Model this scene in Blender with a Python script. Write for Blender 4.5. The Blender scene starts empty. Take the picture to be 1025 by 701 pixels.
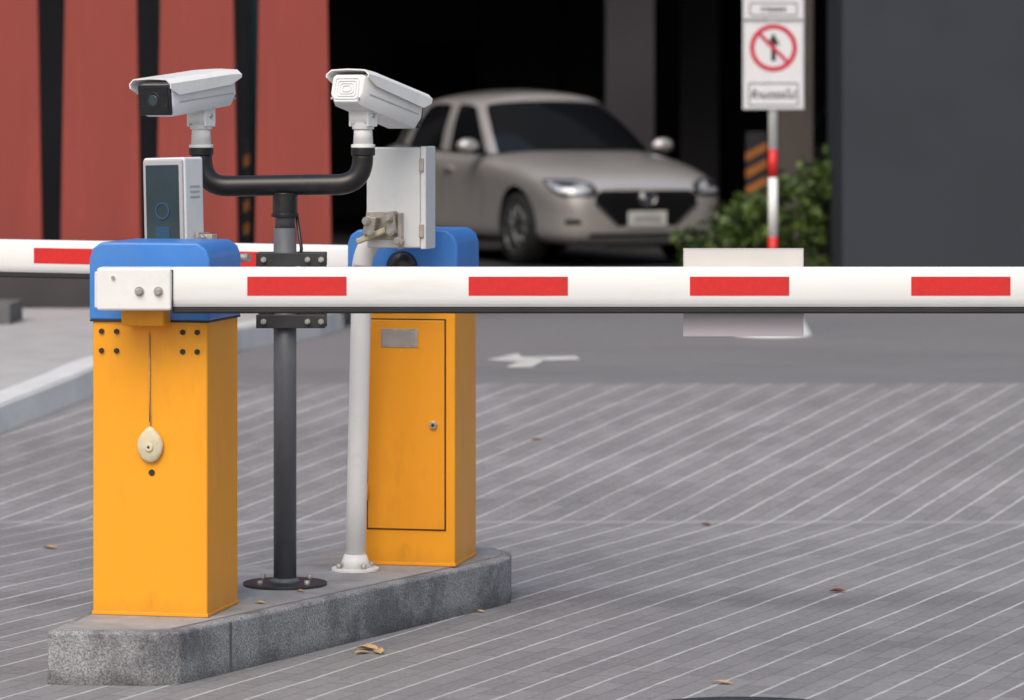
import bpy, bmesh, math, random
from mathutils import Vector, Matrix, Euler
from mathutils.bvhtree import BVHTree
random.seed(7)
D = bpy.data
scene = bpy.context.scene
COL = scene.collection
R = math.radians

# ---------------------------------------------------------------- materials
def nt(m):
    m.use_nodes = True
    return m.node_tree
def mat(name, c, rough=0.5, metal=0.0, var=0.08, scale=6.0, bump=0.0, bscale=80.0,
        stretch=(1,1,1), coat=0.0, dirt=None, dirt_amt=0.0, dscale=3.0, dlow=0.5, spec=0.5, low=None):
    m = D.materials.new(name); t = nt(m); n = t.nodes; l = t.links
    b = n['Principled BSDF']
    b.inputs['Roughness'].default_value = rough
    b.inputs['Metallic'].default_value = metal
    b.inputs['Specular IOR Level'].default_value = spec
    if coat: b.inputs['Coat Weight'].default_value = coat; b.inputs['Coat Roughness'].default_value = 0.08
    tc = n.new('ShaderNodeTexCoord'); mp = n.new('ShaderNodeMapping')
    mp.inputs['Scale'].default_value = stretch
    l.new(tc.outputs['Object'], mp.inputs['Vector'])
    ns = n.new('ShaderNodeTexNoise'); ns.inputs['Scale'].default_value = scale
    ns.inputs['Detail'].default_value = 2; l.new(mp.outputs[0], ns.inputs['Vector'])
    cr = n.new('ShaderNodeValToRGB')
    cr.color_ramp.elements[0].position = 0.3; cr.color_ramp.elements[1].position = 0.7
    cr.color_ramp.elements[0].color = tuple(x*(1-var) for x in c)+(1,)
    cr.color_ramp.elements[1].color = tuple(min(1,x*(1+var)) for x in c)+(1,)
    l.new(ns.outputs['Fac'], cr.inputs['Fac'])
    out = cr.outputs['Color']
    if dirt:
        n2 = n.new('ShaderNodeTexNoise'); n2.inputs['Scale'].default_value = dscale; n2.inputs['Detail'].default_value = 4
        n2.inputs['Roughness'].default_value = 0.68
        l.new(mp.outputs[0], n2.inputs['Vector'])
        r2 = n.new('ShaderNodeValToRGB'); r2.color_ramp.elements[0].position = dlow; r2.color_ramp.elements[1].position = min(1,dlow+0.22)
        l.new(n2.outputs['Fac'], r2.inputs['Fac'])
        fac = r2.outputs['Color']
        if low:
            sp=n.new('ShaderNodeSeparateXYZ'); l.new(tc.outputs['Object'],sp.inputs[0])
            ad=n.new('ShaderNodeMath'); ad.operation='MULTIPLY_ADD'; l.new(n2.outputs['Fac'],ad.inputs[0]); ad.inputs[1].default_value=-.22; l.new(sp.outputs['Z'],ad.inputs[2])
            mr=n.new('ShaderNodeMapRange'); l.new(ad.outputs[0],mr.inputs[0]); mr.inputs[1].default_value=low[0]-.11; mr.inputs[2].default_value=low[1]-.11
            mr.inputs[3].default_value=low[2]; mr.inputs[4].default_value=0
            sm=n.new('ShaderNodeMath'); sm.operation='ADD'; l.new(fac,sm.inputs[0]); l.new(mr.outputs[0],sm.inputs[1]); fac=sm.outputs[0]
        mu = n.new('ShaderNodeMath'); mu.operation='MULTIPLY'; mu.inputs[1].default_value = dirt_amt
        l.new(fac, mu.inputs[0])
        mx = n.new('ShaderNodeMixRGB'); mx.inputs[2].default_value = tuple(dirt)+(1,); mx.use_clamp=True
        l.new(mu.outputs[0], mx.inputs[0]); l.new(out, mx.inputs[1]); out = mx.outputs[0]
    l.new(out, b.inputs['Base Color'])
    if bump:
        n3 = n.new('ShaderNodeTexNoise'); n3.inputs['Scale'].default_value = bscale; n3.inputs['Detail'].default_value = 2
        l.new(tc.outputs['Object'], n3.inputs['Vector'])
        bp = n.new('ShaderNodeBump'); bp.inputs['Strength'].default_value = bump; bp.inputs['Distance'].default_value = 0.004
        l.new(n3.outputs['Fac'], bp.inputs['Height']); l.new(bp.outputs[0], b.inputs['Normal'])
    return m

M = {}
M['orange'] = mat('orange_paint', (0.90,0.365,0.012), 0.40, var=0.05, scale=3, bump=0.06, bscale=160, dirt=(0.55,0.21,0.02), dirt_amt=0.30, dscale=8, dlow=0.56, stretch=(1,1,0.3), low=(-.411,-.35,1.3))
M['orange_dark'] = mat('orange_door', (0.86,0.335,0.012), 0.43, var=0.06, scale=3, bump=0.06, bscale=160, dirt=(0.5,0.19,0.02), dirt_amt=0.3, dscale=7, dlow=.55, stretch=(1,1,0.4))
M['blue'] = mat('blue_plastic', (0.05,0.22,0.63), 0.38, var=0.07, scale=5, bump=0.05, dirt=(0.14,0.27,0.5), dirt_amt=0.35, dscale=9)
M['boomwhite'] = mat('boom_white', (0.83,0.83,0.83), 0.36, var=0.03, scale=4, dirt=(0.55,0.53,0.5), dirt_amt=0.3, dscale=9, dlow=0.56, stretch=(0.25,1,1.5))
M['boomgrey'] = mat('boom_grey', (0.42,0.42,0.43), 0.4, var=0.05)
M['red_tape'] = mat('red_tape', (0.66,0.020,0.020), 0.45, var=0.06, scale=60, dirt=(0.38,0.04,0.035), dirt_amt=0.3, dscale=12)
M['rubber'] = mat('rubber', (0.02,0.02,0.022), 0.6, var=0.2)
M['mortar'] = mat('mortar', (0.10,0.10,0.10), 0.9, var=0.2)
M['black'] = mat('black_paint', (0.012,0.012,0.013), 0.32, var=0.3, scale=12, dirt=(0.05,0.05,0.05), dirt_amt=0.4, dscale=14)
M['white'] = mat('white_enamel', (0.82,0.82,0.81), 0.38, var=0.03, dirt=(0.5,0.47,0.42), dirt_amt=0.3, dscale=10, dlow=0.55)
M['offwhite'] = mat('box_white', (0.70,0.72,0.73), 0.45, var=0.04, dirt=(0.45,0.44,0.41), dirt_amt=0.3, dscale=8, dlow=0.55)
M['cream'] = mat('cream_plastic', (0.66,0.60,0.42), 0.5, var=0.08, scale=20, dirt=(.35,.28,.16), dirt_amt=.6, dscale=30)
M['polegrey'] = mat('pole_grey', (0.105,0.113,0.13), 0.5, var=0.12, scale=14, bump=0.1, dirt=(0.22,0.22,0.22), dirt_amt=0.3, dscale=12, stretch=(1,1,0.3))
M['darksteel'] = mat('dark_steel', (0.05,0.052,0.056), 0.45, 0.4, var=0.2, scale=16)
M['galv'] = mat('galvanised', (0.45,0.42,0.38), 0.45, 0.45, var=0.25, scale=30, dirt=(0.22,0.12,0.06), dirt_amt=0.5, dscale=25, dlow=0.55)
M['steel'] = mat('steel', (0.55,0.55,0.56), 0.3, 0.8, var=0.1, scale=20)
M['glassblack'] = mat('black_glass', (0.006,0.006,0.008), 0.06, var=0.1, coat=0.5)
M['screen'] = mat('screen_glass', (0.035,0.055,0.065), 0.1, var=0.3, scale=4)
M['screenblue'] = mat('screen_mark', (0.03,0.08,0.15), 0.3)
M['concrete'] = mat('concrete_top', (0.32,0.32,0.325), 0.85, var=0.16, scale=9, bump=0.5, bscale=120, dirt=(0.17,0.17,0.17), dirt_amt=0.6, dscale=5)
M['asphalt'] = mat('asphalt', (0.185,0.182,0.187), 0.85, var=0.10, scale=40, bump=0.5, bscale=150, dirt=(0.14,0.138,0.142), dirt_amt=0.7, dscale=0.9, stretch=(0.4,1,1))
M['sidewalk'] = mat('sidewalk_concrete', (0.40,0.40,0.40), 0.85, var=0.07, scale=5, bump=0.3, bscale=90, dirt=(0.30,0.30,0.30), dirt_amt=0.5, dscale=2)
M['kerb'] = mat('kerb_concrete', (0.60,0.61,0.61), 0.8, var=0.06, scale=6, bump=0.3, dirt=(0.42,0.42,0.42), dirt_amt=0.4, dscale=4)
M['kerbdark'] = mat('kerb_dark', (0.12,0.12,0.125), 0.8, var=0.12, scale=6, bump=0.3)
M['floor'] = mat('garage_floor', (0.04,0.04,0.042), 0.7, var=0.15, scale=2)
M['paintwhite'] = mat('road_paint', (0.62,0.62,0.6), 0.7, var=0.12, scale=20, dirt=(0.22,0.22,0.22), dirt_amt=0.75, dscale=10, dlow=0.46)
M['redfin'] = mat('red_fin', (0.26,0.040,0.028), 0.65, var=0.10, scale=1.2, stretch=(3,3,0.4), dirt=(0.17,0.028,0.022), dirt_amt=0.6, dscale=1.5)
M['plinth'] = mat('plinth', (0.05,0.045,0.048), 0.7, var=0.15, scale=3, bump=0.2)
M['wallslate'] = mat('slate_wall', (0.038,0.044,0.056), 0.75, var=0.07, scale=0.8, bump=0.2, bscale=30, dirt=(0.029,0.034,0.044), dirt_amt=0.6, dscale=0.7, spec=.3)
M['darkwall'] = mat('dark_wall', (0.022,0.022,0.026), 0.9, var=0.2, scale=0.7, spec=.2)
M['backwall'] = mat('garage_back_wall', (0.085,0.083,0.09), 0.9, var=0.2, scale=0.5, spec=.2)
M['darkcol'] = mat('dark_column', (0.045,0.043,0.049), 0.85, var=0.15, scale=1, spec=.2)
M['browncol'] = mat('brown_column', (0.10,0.085,0.08), 0.8, var=0.12, scale=2)
M['teal'] = mat('teal_steel', (0.02,0.06,0.065), 0.5)
M['yellow'] = mat('safety_orange', (0.42,0.15,0.03), 0.6, var=0.2)
M['signwhite'] = mat('sign_white', (0.70,0.70,0.73), 0.45, var=0.03, dirt=(0.5,0.5,0.5), dirt_amt=0.3, dscale=8)
M['signred'] = mat('sign_red', (0.55,0.03,0.06), 0.45)
M['signblack'] = mat('sign_black', (0.02,0.02,0.025), 0.5)
M['acrylic'] = mat('acrylic_back', (0.54,0.50,0.55), 0.35, var=0.05, scale=3)
M['platewhite'] = mat('plate_top', (0.62,0.61,0.58), 0.45, var=0.05)
M['leafdry'] = mat('dry_leaf', (0.45,0.30,0.15), 0.8, var=0.3, scale=30)
M['leafbrown'] = mat('brown_leaf', (0.16,0.05,0.025), 0.8, var=0.3, scale=30)
M['iron'] = mat('cast_iron', (0.035,0.034,0.034), 0.6, 0.3, var=0.2, scale=20, bump=0.3)
M['carpaint'] = mat('car_paint', (0.64,0.61,0.595), 0.30, 0.40, var=0.02, coat=1.0)
M['cardark'] = mat('car_paint_dark', (0.05,0.054,0.06), 0.3, 0.3, var=0.02, coat=0.9)
M['carblack'] = mat('car_black_trim', (0.010,0.010,0.012), 0.3)
M['carglass'] = mat('car_glass', (0.008,0.009,0.011), 0.06, spec=.35)
M['chrome'] = mat('chrome', (0.75,0.75,0.75), 0.2, 0.9, var=0.02)
M['lamp'] = mat('headlamp', (0.50,0.53,0.57), 0.15, 0.2, var=0.55, scale=18, coat=1.0)
M['tyre'] = mat('tyre', (0.018,0.018,0.018), 0.8)
M['alloy'] = mat('alloy', (0.30,0.30,0.31), 0.35, 0.7)
M['plateno'] = mat('number_plate', (0.66,0.66,0.65), 0.5)
M['soil'] = mat('soil', (0.06,0.04,0.03), 0.9, bump=0.5)
M['bark'] = mat('bark', (0.09,0.06,0.04), 0.9, bump=0.5)

def leafmat():
    m = D.materials.new('foliage'); t = nt(m); n=t.nodes; l=t.links; b=n['Principled BSDF']
    g = n.new('ShaderNodeTexNoise'); g.inputs['Scale'].default_value=7
    tc=n.new('ShaderNodeTexCoord'); l.new(tc.outputs['Object'], g.inputs['Vector'])
    cr=n.new('ShaderNodeValToRGB'); e=cr.color_ramp.elements
    e[0].position=.38; e[0].color=(0.025,0.055,0.012,1); e[1].position=.66; e[1].color=(0.13,0.20,0.035,1)
    l.new(g.outputs['Fac'],cr.inputs['Fac']); l.new(cr.outputs[0],b.inputs['Base Color']); b.inputs['Roughness'].default_value=.55
    return m
M['leaf']=leafmat()

def speckle_concrete():
    m = D.materials.new('granite_kerb'); t=nt(m); n=t.nodes; l=t.links; b=n['Principled BSDF']
    tc=n.new('ShaderNodeTexCoord')
    a=n.new('ShaderNodeTexNoise'); a.inputs['Scale'].default_value=210; a.inputs['Detail'].default_value=1
    c=n.new('ShaderNodeTexNoise'); c.inputs['Scale'].default_value=5; c.inputs['Detail'].default_value=5; c.inputs['Roughness'].default_value=.7
    for q in (a,c): l.new(tc.outputs['Object'],q.inputs['Vector'])
    r=n.new('ShaderNodeValToRGB'); e=r.color_ramp.elements
    e[0].position=.34; e[0].color=(0.17,0.172,0.18,1); e[1].position=.66; e[1].color=(0.40,0.405,0.42,1)
    l.new(a.outputs['Fac'],r.inputs['Fac'])
    r2=n.new('ShaderNodeValToRGB'); e=r2.color_ramp.elements
    e[0].position=.40; e[0].color=(0.50,0.50,0.52,1); e[1].position=.58; e[1].color=(1,1,1,1)
    l.new(c.outputs['Fac'],r2.inputs['Fac'])
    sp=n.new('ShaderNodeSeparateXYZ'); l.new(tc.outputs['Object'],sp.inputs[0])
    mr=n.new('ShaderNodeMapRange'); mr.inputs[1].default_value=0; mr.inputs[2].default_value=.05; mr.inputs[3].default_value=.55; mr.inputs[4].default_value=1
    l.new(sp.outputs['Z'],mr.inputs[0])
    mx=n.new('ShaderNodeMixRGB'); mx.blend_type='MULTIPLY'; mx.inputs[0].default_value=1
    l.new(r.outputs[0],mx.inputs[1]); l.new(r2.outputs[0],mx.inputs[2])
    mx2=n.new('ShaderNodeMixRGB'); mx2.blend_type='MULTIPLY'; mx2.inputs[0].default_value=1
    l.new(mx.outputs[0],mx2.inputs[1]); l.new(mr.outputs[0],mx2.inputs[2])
    l.new(mx2.outputs[0],b.inputs['Base Color']); b.inputs['Roughness'].default_value=.85
    bp=n.new('ShaderNodeBump'); bp.inputs['Strength'].default_value=.45; bp.inputs['Distance'].default_value=.004
    l.new(a.outputs['Fac'],bp.inputs['Height']); l.new(bp.outputs[0],b.inputs['Normal'])
    return m
M['granite']=speckle_concrete()

def paving_mat():
    m = D.materials.new('paving'); t=nt(m); n=t.nodes; l=t.links; b=n['Principled BSDF']
    def math_(op,a,bv=None,c=None):
        q=n.new('ShaderNodeMath'); q.operation=op
        for i,v in enumerate((a,bv,c)):
            if v is None: continue
            if isinstance(v,(int,float)): q.inputs[i].default_value=v
            else: l.new(v,q.inputs[i])
        return q.outputs[0]
    tc=n.new('ShaderNodeTexCoord'); sp=n.new('ShaderNodeSeparateXYZ'); l.new(tc.outputs['Object'],sp.inputs[0])
    X,Y=sp.outputs['X'],sp.outputs['Y']
    wn=n.new('ShaderNodeTexNoise'); wn.inputs['Scale'].default_value=2.2; wn.inputs['Detail'].default_value=1
    l.new(tc.outputs['Object'],wn.inputs['Vector'])
    wob=math_('MULTIPLY',math_('SUBTRACT',wn.outputs['Fac'],.5),.014)
    A=R(24); ca,sa=math.cos(A),math.sin(A)
    u=math_('ADD',math_('SUBTRACT',math_('MULTIPLY',X,ca),math_('MULTIPLY',Y,sa)),wob)
    v=math_('ADD',math_('MULTIPLY',X,sa),math_('MULTIPLY',Y,ca))
    S=0.150
    us=math_('DIVIDE',u,S)
    fu=math_('FRACT',us)
    du=math_('MULTIPLY',math_('ABSOLUTE',math_('SUBTRACT',fu,.5)),S)
    fn=n.new('ShaderNodeTexNoise'); fn.inputs['Scale'].default_value=22; fn.inputs['Detail'].default_value=2
    l.new(tc.outputs['Object'],fn.inputs['Vector'])
    wj=math_('SUBTRACT',S/2-0.0006,math_('MULTIPLY',fn.outputs['Fac'],0.0080))
    joint=math_('GREATER_THAN',du,wj)
    f2=math_('FLOOR',math_('MULTIPLY',us,2.0))
    fm_=math_('FRACT',math_('MULTIPLY',us,2.0)); dm=math_('MULTIPLY',math_('ABSOLUTE',math_('SUBTRACT',fm_,.5)),S/2)
    midj=math_('GREATER_THAN',dm,S/4-.0022)
    vs=math_('ADD',math_('DIVIDE',v,0.21),math_('MULTIPLY',f2,0.5))
    fv=math_('FRACT',vs); dv=math_('MULTIPLY',math_('ABSOLUTE',math_('SUBTRACT',fv,.5)),.21)
    cross=math_('MAXIMUM',math_('GREATER_THAN',dv,0.105-0.0030),midj)
    cb=n.new('ShaderNodeCombineXYZ'); l.new(f2,cb.inputs[0]); l.new(math_('FLOOR',vs),cb.inputs[1])
    wh=n.new('ShaderNodeTexWhiteNoise'); l.new(cb.outputs[0],wh.inputs['Vector'])
    st=n.new('ShaderNodeTexNoise'); st.inputs['Scale'].default_value=.9; st.inputs['Detail'].default_value=5; st.inputs['Roughness'].default_value=.6
    mp=n.new('ShaderNodeMapping'); mp.inputs['Scale'].default_value=(.45,1.3,1); l.new(tc.outputs['Object'],mp.inputs[0]); l.new(mp.outputs[0],st.inputs['Vector'])
    gr=n.new('ShaderNodeTexNoise'); gr.inputs['Scale'].default_value=75; gr.inputs['Detail'].default_value=2
    l.new(tc.outputs['Object'],gr.inputs['Vector'])
    val=math_('ADD',0.56,math_('MULTIPLY',wh.outputs['Value'],.19))
    val=math_('ADD',val,math_('MULTIPLY',st.outputs['Fac'],.70))
    val=math_('ADD',val,math_('MULTIPLY',math_('SUBTRACT',gr.outputs['Fac'],.5),.6))
    val=math_('MULTIPLY',val,math_('SUBTRACT',1,math_('MULTIPLY',cross,.34)))
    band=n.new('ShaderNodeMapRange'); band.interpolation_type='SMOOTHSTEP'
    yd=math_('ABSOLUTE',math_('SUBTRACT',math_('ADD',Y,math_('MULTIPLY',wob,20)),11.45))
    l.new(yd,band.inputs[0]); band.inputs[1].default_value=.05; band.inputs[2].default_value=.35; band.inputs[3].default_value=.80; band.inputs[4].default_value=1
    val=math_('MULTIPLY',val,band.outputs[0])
    base=n.new('ShaderNodeRGB'); base.outputs[0].default_value=(0.232,0.226,0.232,1)
    mu=n.new('ShaderNodeMixRGB'); mu.blend_type='MULTIPLY'; mu.inputs[0].default_value=1
    cc=n.new('ShaderNodeCombineColor')
    for i in range(3): l.new(val,cc.inputs[i])
    l.new(base.outputs[0],mu.inputs[1]); l.new(cc.outputs[0],mu.inputs[2])
    wear=n.new('ShaderNodeMapRange'); l.new(st.outputs['Fac'],wear.inputs[0]); wear.inputs[1].default_value=.30; wear.inputs[2].default_value=.6; wear.inputs[3].default_value=.38; wear.inputs[4].default_value=.9
    jm=math_('MULTIPLY',joint,wear.outputs[0])
    mx=n.new('ShaderNodeMixRGB'); l.new(jm,mx.inputs[0]); l.new(mu.outputs[0],mx.inputs[1]); mx.inputs[2].default_value=(.58,.58,.575,1)
    seam=math_('MULTIPLY',math_('LESS_THAN',math_('ABSOLUTE',math_('SUBTRACT',Y,13.62)),.03),.35)
    mx2=n.new('ShaderNodeMixRGB'); l.new(seam,mx2.inputs[0]); l.new(mx.outputs[0],mx2.inputs[1]); mx2.inputs[2].default_value=(.42,.42,.42,1)
    l.new(mx2.outputs[0],b.inputs['Base Color'])
    b.inputs['Roughness'].default_value=.75
    bp=n.new('ShaderNodeBump'); bp.inputs['Strength'].default_value=.4; bp.inputs['Distance'].default_value=.004
    l.new(gr.outputs['Fac'],bp.inputs['Height']); l.new(bp.outputs[0],b.inputs['Normal'])
    return m
M['paving']=paving_mat()

# ---------------------------------------------------------------- geometry helpers
def empty(name, loc=(0,0,0), rz=0.0, parent=None, rot=None):
    e = D.objects.new(name, None); COL.objects.link(e)
    e.empty_display_size=.2
    e.location = loc; e.rotation_euler = rot if rot else (0,0,rz)
    if parent: e.parent = parent
    return e
def wparent(o, parent):
    o.parent = parent; o.matrix_parent_inverse = parent.matrix_basis.inverted()
def finish(bm, name, m, parent=None, loc=(0,0,0), rot=(0,0,0), smooth=False, bevel=0, segs=2, sub=0):
    me = D.meshes.new(name); bmesh.ops.recalc_face_normals(bm, faces=bm.faces[:]); bm.to_mesh(me); bm.free()
    o = D.objects.new(name, me); COL.objects.link(o)
    if isinstance(m,(list,tuple)):
        for q in m: me.materials.append(M[q])
    else: me.materials.append(M[m])
    o.location=loc; o.rotation_euler=rot
    if parent: o.parent=parent
    if smooth:
        for p in me.polygons: p.use_smooth=True
    if bevel:
        b=o.modifiers.new('bev','BEVEL'); b.width=bevel; b.segments=segs; b.limit_method='ANGLE'; b.angle_limit=R(35)
        b.harden_normals=True
        for p in me.polygons: p.use_smooth=True
    if sub:
        s=o.modifiers.new('sub','SUBSURF'); s.levels=sub; s.render_levels=sub
    return o
def box(name, size, loc, m, parent=None, rot=(0,0,0), bevel=0.003, segs=2, top=None, off=(0,0)):
    bm=bmesh.new(); sx,sy,sz=[s/2 for s in size]; tx,ty = top if top else (1,1)
    vs=[bm.verts.new(v) for v in [(-sx,-sy,-sz),(sx,-sy,-sz),(sx,sy,-sz),(-sx,sy,-sz),
        (-sx*tx+off[0],-sy*ty+off[1],sz),(sx*tx+off[0],-sy*ty+off[1],sz),(sx*tx+off[0],sy*ty+off[1],sz),(-sx*tx+off[0],sy*ty+off[1],sz)]]
    for f in [(0,3,2,1),(4,5,6,7),(0,1,5,4),(1,2,6,5),(2,3,7,6),(3,0,4,7)]: bm.faces.new([vs[i] for i in f])
    return finish(bm,name,m,parent,loc,rot,bevel=bevel,segs=segs)
def cyl(name, p0, p1, r, m, parent=None, r2=None, seg=28, bevel=0):
    p0=Vector(p0); p1=Vector(p1); d=p1-p0
    bm=bmesh.new(); bmesh.ops.create_cone(bm,cap_ends=True,segments=seg,radius1=r,radius2=r if r2 is None else r2,depth=d.length)
    q=d.to_track_quat('Z','Y')
    bmesh.ops.transform(bm,matrix=Matrix.Translation((p0+p1)/2)@q.to_matrix().to_4x4(),verts=bm.verts)
    o=finish(bm,name,m,parent)
    for p in o.data.polygons: p.use_smooth = len(p.vertices)==4
    if bevel:
        b=o.modifiers.new('bev','BEVEL'); b.width=bevel; b.segments=2; b.limit_method='ANGLE'; b.angle_limit=R(40)
        b.harden_normals=True
        for p in o.data.polygons: p.use_smooth=True
    return o
def tube(name, pts, r, m, parent=None, seg=20, cap=True):
    pts=[Vector(p) for p in pts]; bm=bmesh.new(); rings=[]
    up=None
    for i,p in enumerate(pts):
        t=(pts[min(i+1,len(pts)-1)]-pts[max(i-1,0)]).normalized()
        if up is None:
            up=Vector((0,1,0)) if abs(t.y)<.9 else Vector((1,0,0))
        a=t.cross(up).normalized(); up=a.cross(t).normalized()
        rr = r[i] if isinstance(r,(list,tuple)) else r
        rings.append([bm.verts.new(p+(a*math.cos(2*math.pi*k/seg)+up*math.sin(2*math.pi*k/seg))*rr) for k in range(seg)])
    for i in range(len(rings)-1):
        for k in range(seg):
            bm.faces.new([rings[i][k],rings[i][(k+1)%seg],rings[i+1][(k+1)%seg],rings[i+1][k]])
    if cap: bm.faces.new(rings[0]); bm.faces.new(rings[-1])
    return finish(bm,name,m,parent,smooth=True)
def rounded(pts, rad, n=8):
    pts=[Vector(p) for p in pts]; out=[pts[0]]
    for i in range(1,len(pts)-1):
        a=(pts[i-1]-pts[i]).normalized(); b=(pts[i+1]-pts[i]).normalized()
        p0=pts[i]+a*rad; p2=pts[i]+b*rad
        for k in range(n+1):
            t=k/n; out.append(p0*(1-t)**2+pts[i]*2*t*(1-t)+p2*t*t)
    out.append(pts[-1]); return out
def poly(name, pts, z0, z1, m, parent=None, bevel=0):
    bm=bmesh.new()
    lo=[bm.verts.new((x,y,z0)) for x,y in pts]; hi=[bm.verts.new((x,y,z1)) for x,y in pts]
    bm.faces.new(hi); bm.faces.new(lo[::-1]); n=len(pts)
    for i in range(n): bm.faces.new([lo[i],lo[(i+1)%n],hi[(i+1)%n],hi[i]])
    return finish(bm,name,m,parent,bevel=bevel)
def flat(name, pts, m, parent=None, loc=(0,0,0), rot=(0,0,0), th=0.0015):
    bm=bmesh.new(); a=[bm.verts.new((x,-th,z)) for x,z in pts]; b=[bm.verts.new((x,0,z)) for x,z in pts]
    bm.faces.new(a); bm.faces.new(b[::-1]); n=len(pts)
    for i in range(n): bm.faces.new([a[i],a[(i+1)%n],b[(i+1)%n],b[i]])
    return finish(bm,name,m,parent,loc,rot)
def ring(name, cx, cz, r0, r1, m, parent, y, th=0.002, n=48):
    bm=bmesh.new(); f=[]
    for k in range(n):
        a=2*math.pi*k/n
        f.append([bm.verts.new((cx+math.cos(a)*r,yy,cz+math.sin(a)*r)) for r,yy in ((r0,y),(r1,y),(r1,y-th),(r0,y-th))])
    for k in range(n):
        for j in range(4): bm.faces.new([f[k][j],f[k][(j+1)%4],f[(k+1)%n][(j+1)%4],f[(k+1)%n][j]])
    return finish(bm,name,m,parent)

# ---------------------------------------------------------------- terrain
def H(y):
    t=(y-13.5)/(16.8-13.5)
    t=max(0,min(1,t))
    e=0.07
    if t<e: s=t*t/(2*e)
    elif t>1-e: s=(1-e)-(1-t)**2/(2*e)
    else: s=t-e/2
    return 0.30*s/(1-e)
def sheet(name, x0,x1,ys,dz,m,nx=1):
    bm=bmesh.new(); rows=[]
    for y in ys: rows.append([bm.verts.new((x0+(x1-x0)*i/nx,y,H(y)+dz)) for i in range(nx+1)])
    for a,b in zip(rows,rows[1:]):
        for i in range(nx): bm.faces.new([a[i],a[i+1],b[i+1],b[i]])
    return finish(bm,name,m,smooth=True)
fine=[13.3+0.06*i for i in range(64)]
sheet('ground',-200,200,[-100,-20,0,8]+fine+[18,22,40,80,400],0,'asphalt')
sheet('brick_paving',-14,14,[1,8]+[y for y in fine if y<16.75],0.004,'paving')
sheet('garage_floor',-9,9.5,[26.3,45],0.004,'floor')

ar=[(-0.13,18.35),(0.03,18.86),(0.05,18.56),(0.33,18.66),(0.35,18.36),(0.16,18.30),(0.10,17.80),(-0.03,17.80),(0.03,18.22)]
bm=bmesh.new(); bm.faces.new([bm.verts.new((x,y,H(y)+.004)) for x,y in ar]); finish(bm,'road_arrow_marking','paintwhite')

edge=[(-3.1,11.5),(-2.62,13.7),(-2.36,14.9),(-2.2,15.5),(-1.98,16.2),(-1.80,16.9),(-1.63,18.0),(-1.45,19.2),(-1.1,20.4),(-1.0,21.1)]
def dens(e):
    o=[]
    for a,b in zip(e,e[1:]):
        for k in range(6): o.append((a[0]+(b[0]-a[0])*k/6,a[1]+(b[1]-a[1])*k/6))
    return o+[e[-1]]
ed=dens(edge)
sw=empty('sidewalk')
bm=bmesh.new(); rows=[[bm.verts.new(p) for p in ((x-9,y,H(y)+.121),(x-.15,y,H(y)+.121))] for x,y in ed]
for a,b in zip(rows,rows[1:]): bm.faces.new([a[0],a[1],b[1],b[0]])
finish(bm,'walk_surface','sidewalk',sw)
bm=bmesh.new(); rows=[[bm.verts.new(p) for p in ((x-.15,y,H(y)-.05),(x-.15,y,H(y)+.125),(x-.012,y,H(y)+.125),(x,y,H(y)+.11),(x+.02,y,H(y)-.05))] for x,y in ed]
for a,b in zip(rows,rows[1:]):
    for j in range(4): bm.faces.new([a[j],a[j+1],b[j+1],b[j]])
bm.faces.new(rows[0]); bm.faces.new(rows[-1][::-1])
finish(bm,'kerb_stones','kerb',sw)
box('kerb_block',(.5,.5,.11),(-2.97,19.7,.3+.115+.062),'kerbdark',sw)

# ---------------------------------------------------------------- traffic island
isl=[(-1.262,9.73),(-0.965,9.705),(-0.90,9.73),(-0.47,10.51),(-0.06,11.255),(-0.005,11.37),(-0.002,11.5),(-0.06,11.63),(-0.30,11.72),
     (-0.52,11.58),(-0.93,11.0),(-1.12,10.5),(-1.215,10.0)]
ti=empty('traffic_island')
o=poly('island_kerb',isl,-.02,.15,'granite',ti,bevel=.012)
cx=sum(p[0] for p in isl)/len(isl); cy=sum(p[1] for p in isl)/len(isl)
def inset(pts,d):
    out=[];n=len(pts)
    for i in range(n):
        p=Vector(pts[i]);a=(Vector(pts[i-1])-p).normalized();b=(Vector(pts[(i+1)%n])-p).normalized()
        na=Vector((-a.y,a.x)); na=na if na.dot(Vector((cx,cy))-p)>0 else -na
        nb=Vector((-b.y,b.x)); nb=nb if nb.dot(Vector((cx,cy))-p)>0 else -nb
        v=(na+nb).normalized(); out.append(tuple(p+v*d/max(.5,v.dot(na))))
    return out
poly('island_top',inset(isl,.035),.12,.1535,'concrete',ti)
box('mortar_joint',(.006,.008,.150),(-0.781,9.946,.068),'mortar',ti,rot=(0,0,R(-29)),bevel=0)

# ---------------------------------------------------------------- barriers
YAW=-R(12)
def barrier(loc, door):
    b=empty('barrier_gate',(loc[0],loc[1],.154),YAW)
    w,d,h=.334,.30,.822
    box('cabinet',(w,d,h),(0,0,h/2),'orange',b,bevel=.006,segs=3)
    box('base_skirt',(w+.004,d+.004,.010),(0,0,.005),'orange_dark',b,bevel=.002)
    bm=bmesh.new(); W,Dp=w/2+.008,d/2+.008; prof=[(-W,0),(-W,.172),(-W+.010,.200),(-W+.035,.218),(W-.035,.218),(W-.010,.200),(W,.172),(W,0)]
    f=[bm.verts.new((x,-Dp,z+h)) for x,z in prof]; g=[bm.verts.new((x,Dp,z+h)) for x,z in prof]
    bm.faces.new(f); bm.faces.new(g[::-1])
    for i in range(8): bm.faces.new([f[i],g[i],g[(i+1)%8],f[(i+1)%8]])
    finish(bm,'lid',  'blue', b, bevel=.008, segs=3)
    box('lid_seam',(w+.012,d+.012,.006),(0,0,h-.001),'rubber',b,bevel=.001)
    return b
near=barrier((-0.977,10.14),False)
fy=-.15
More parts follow.
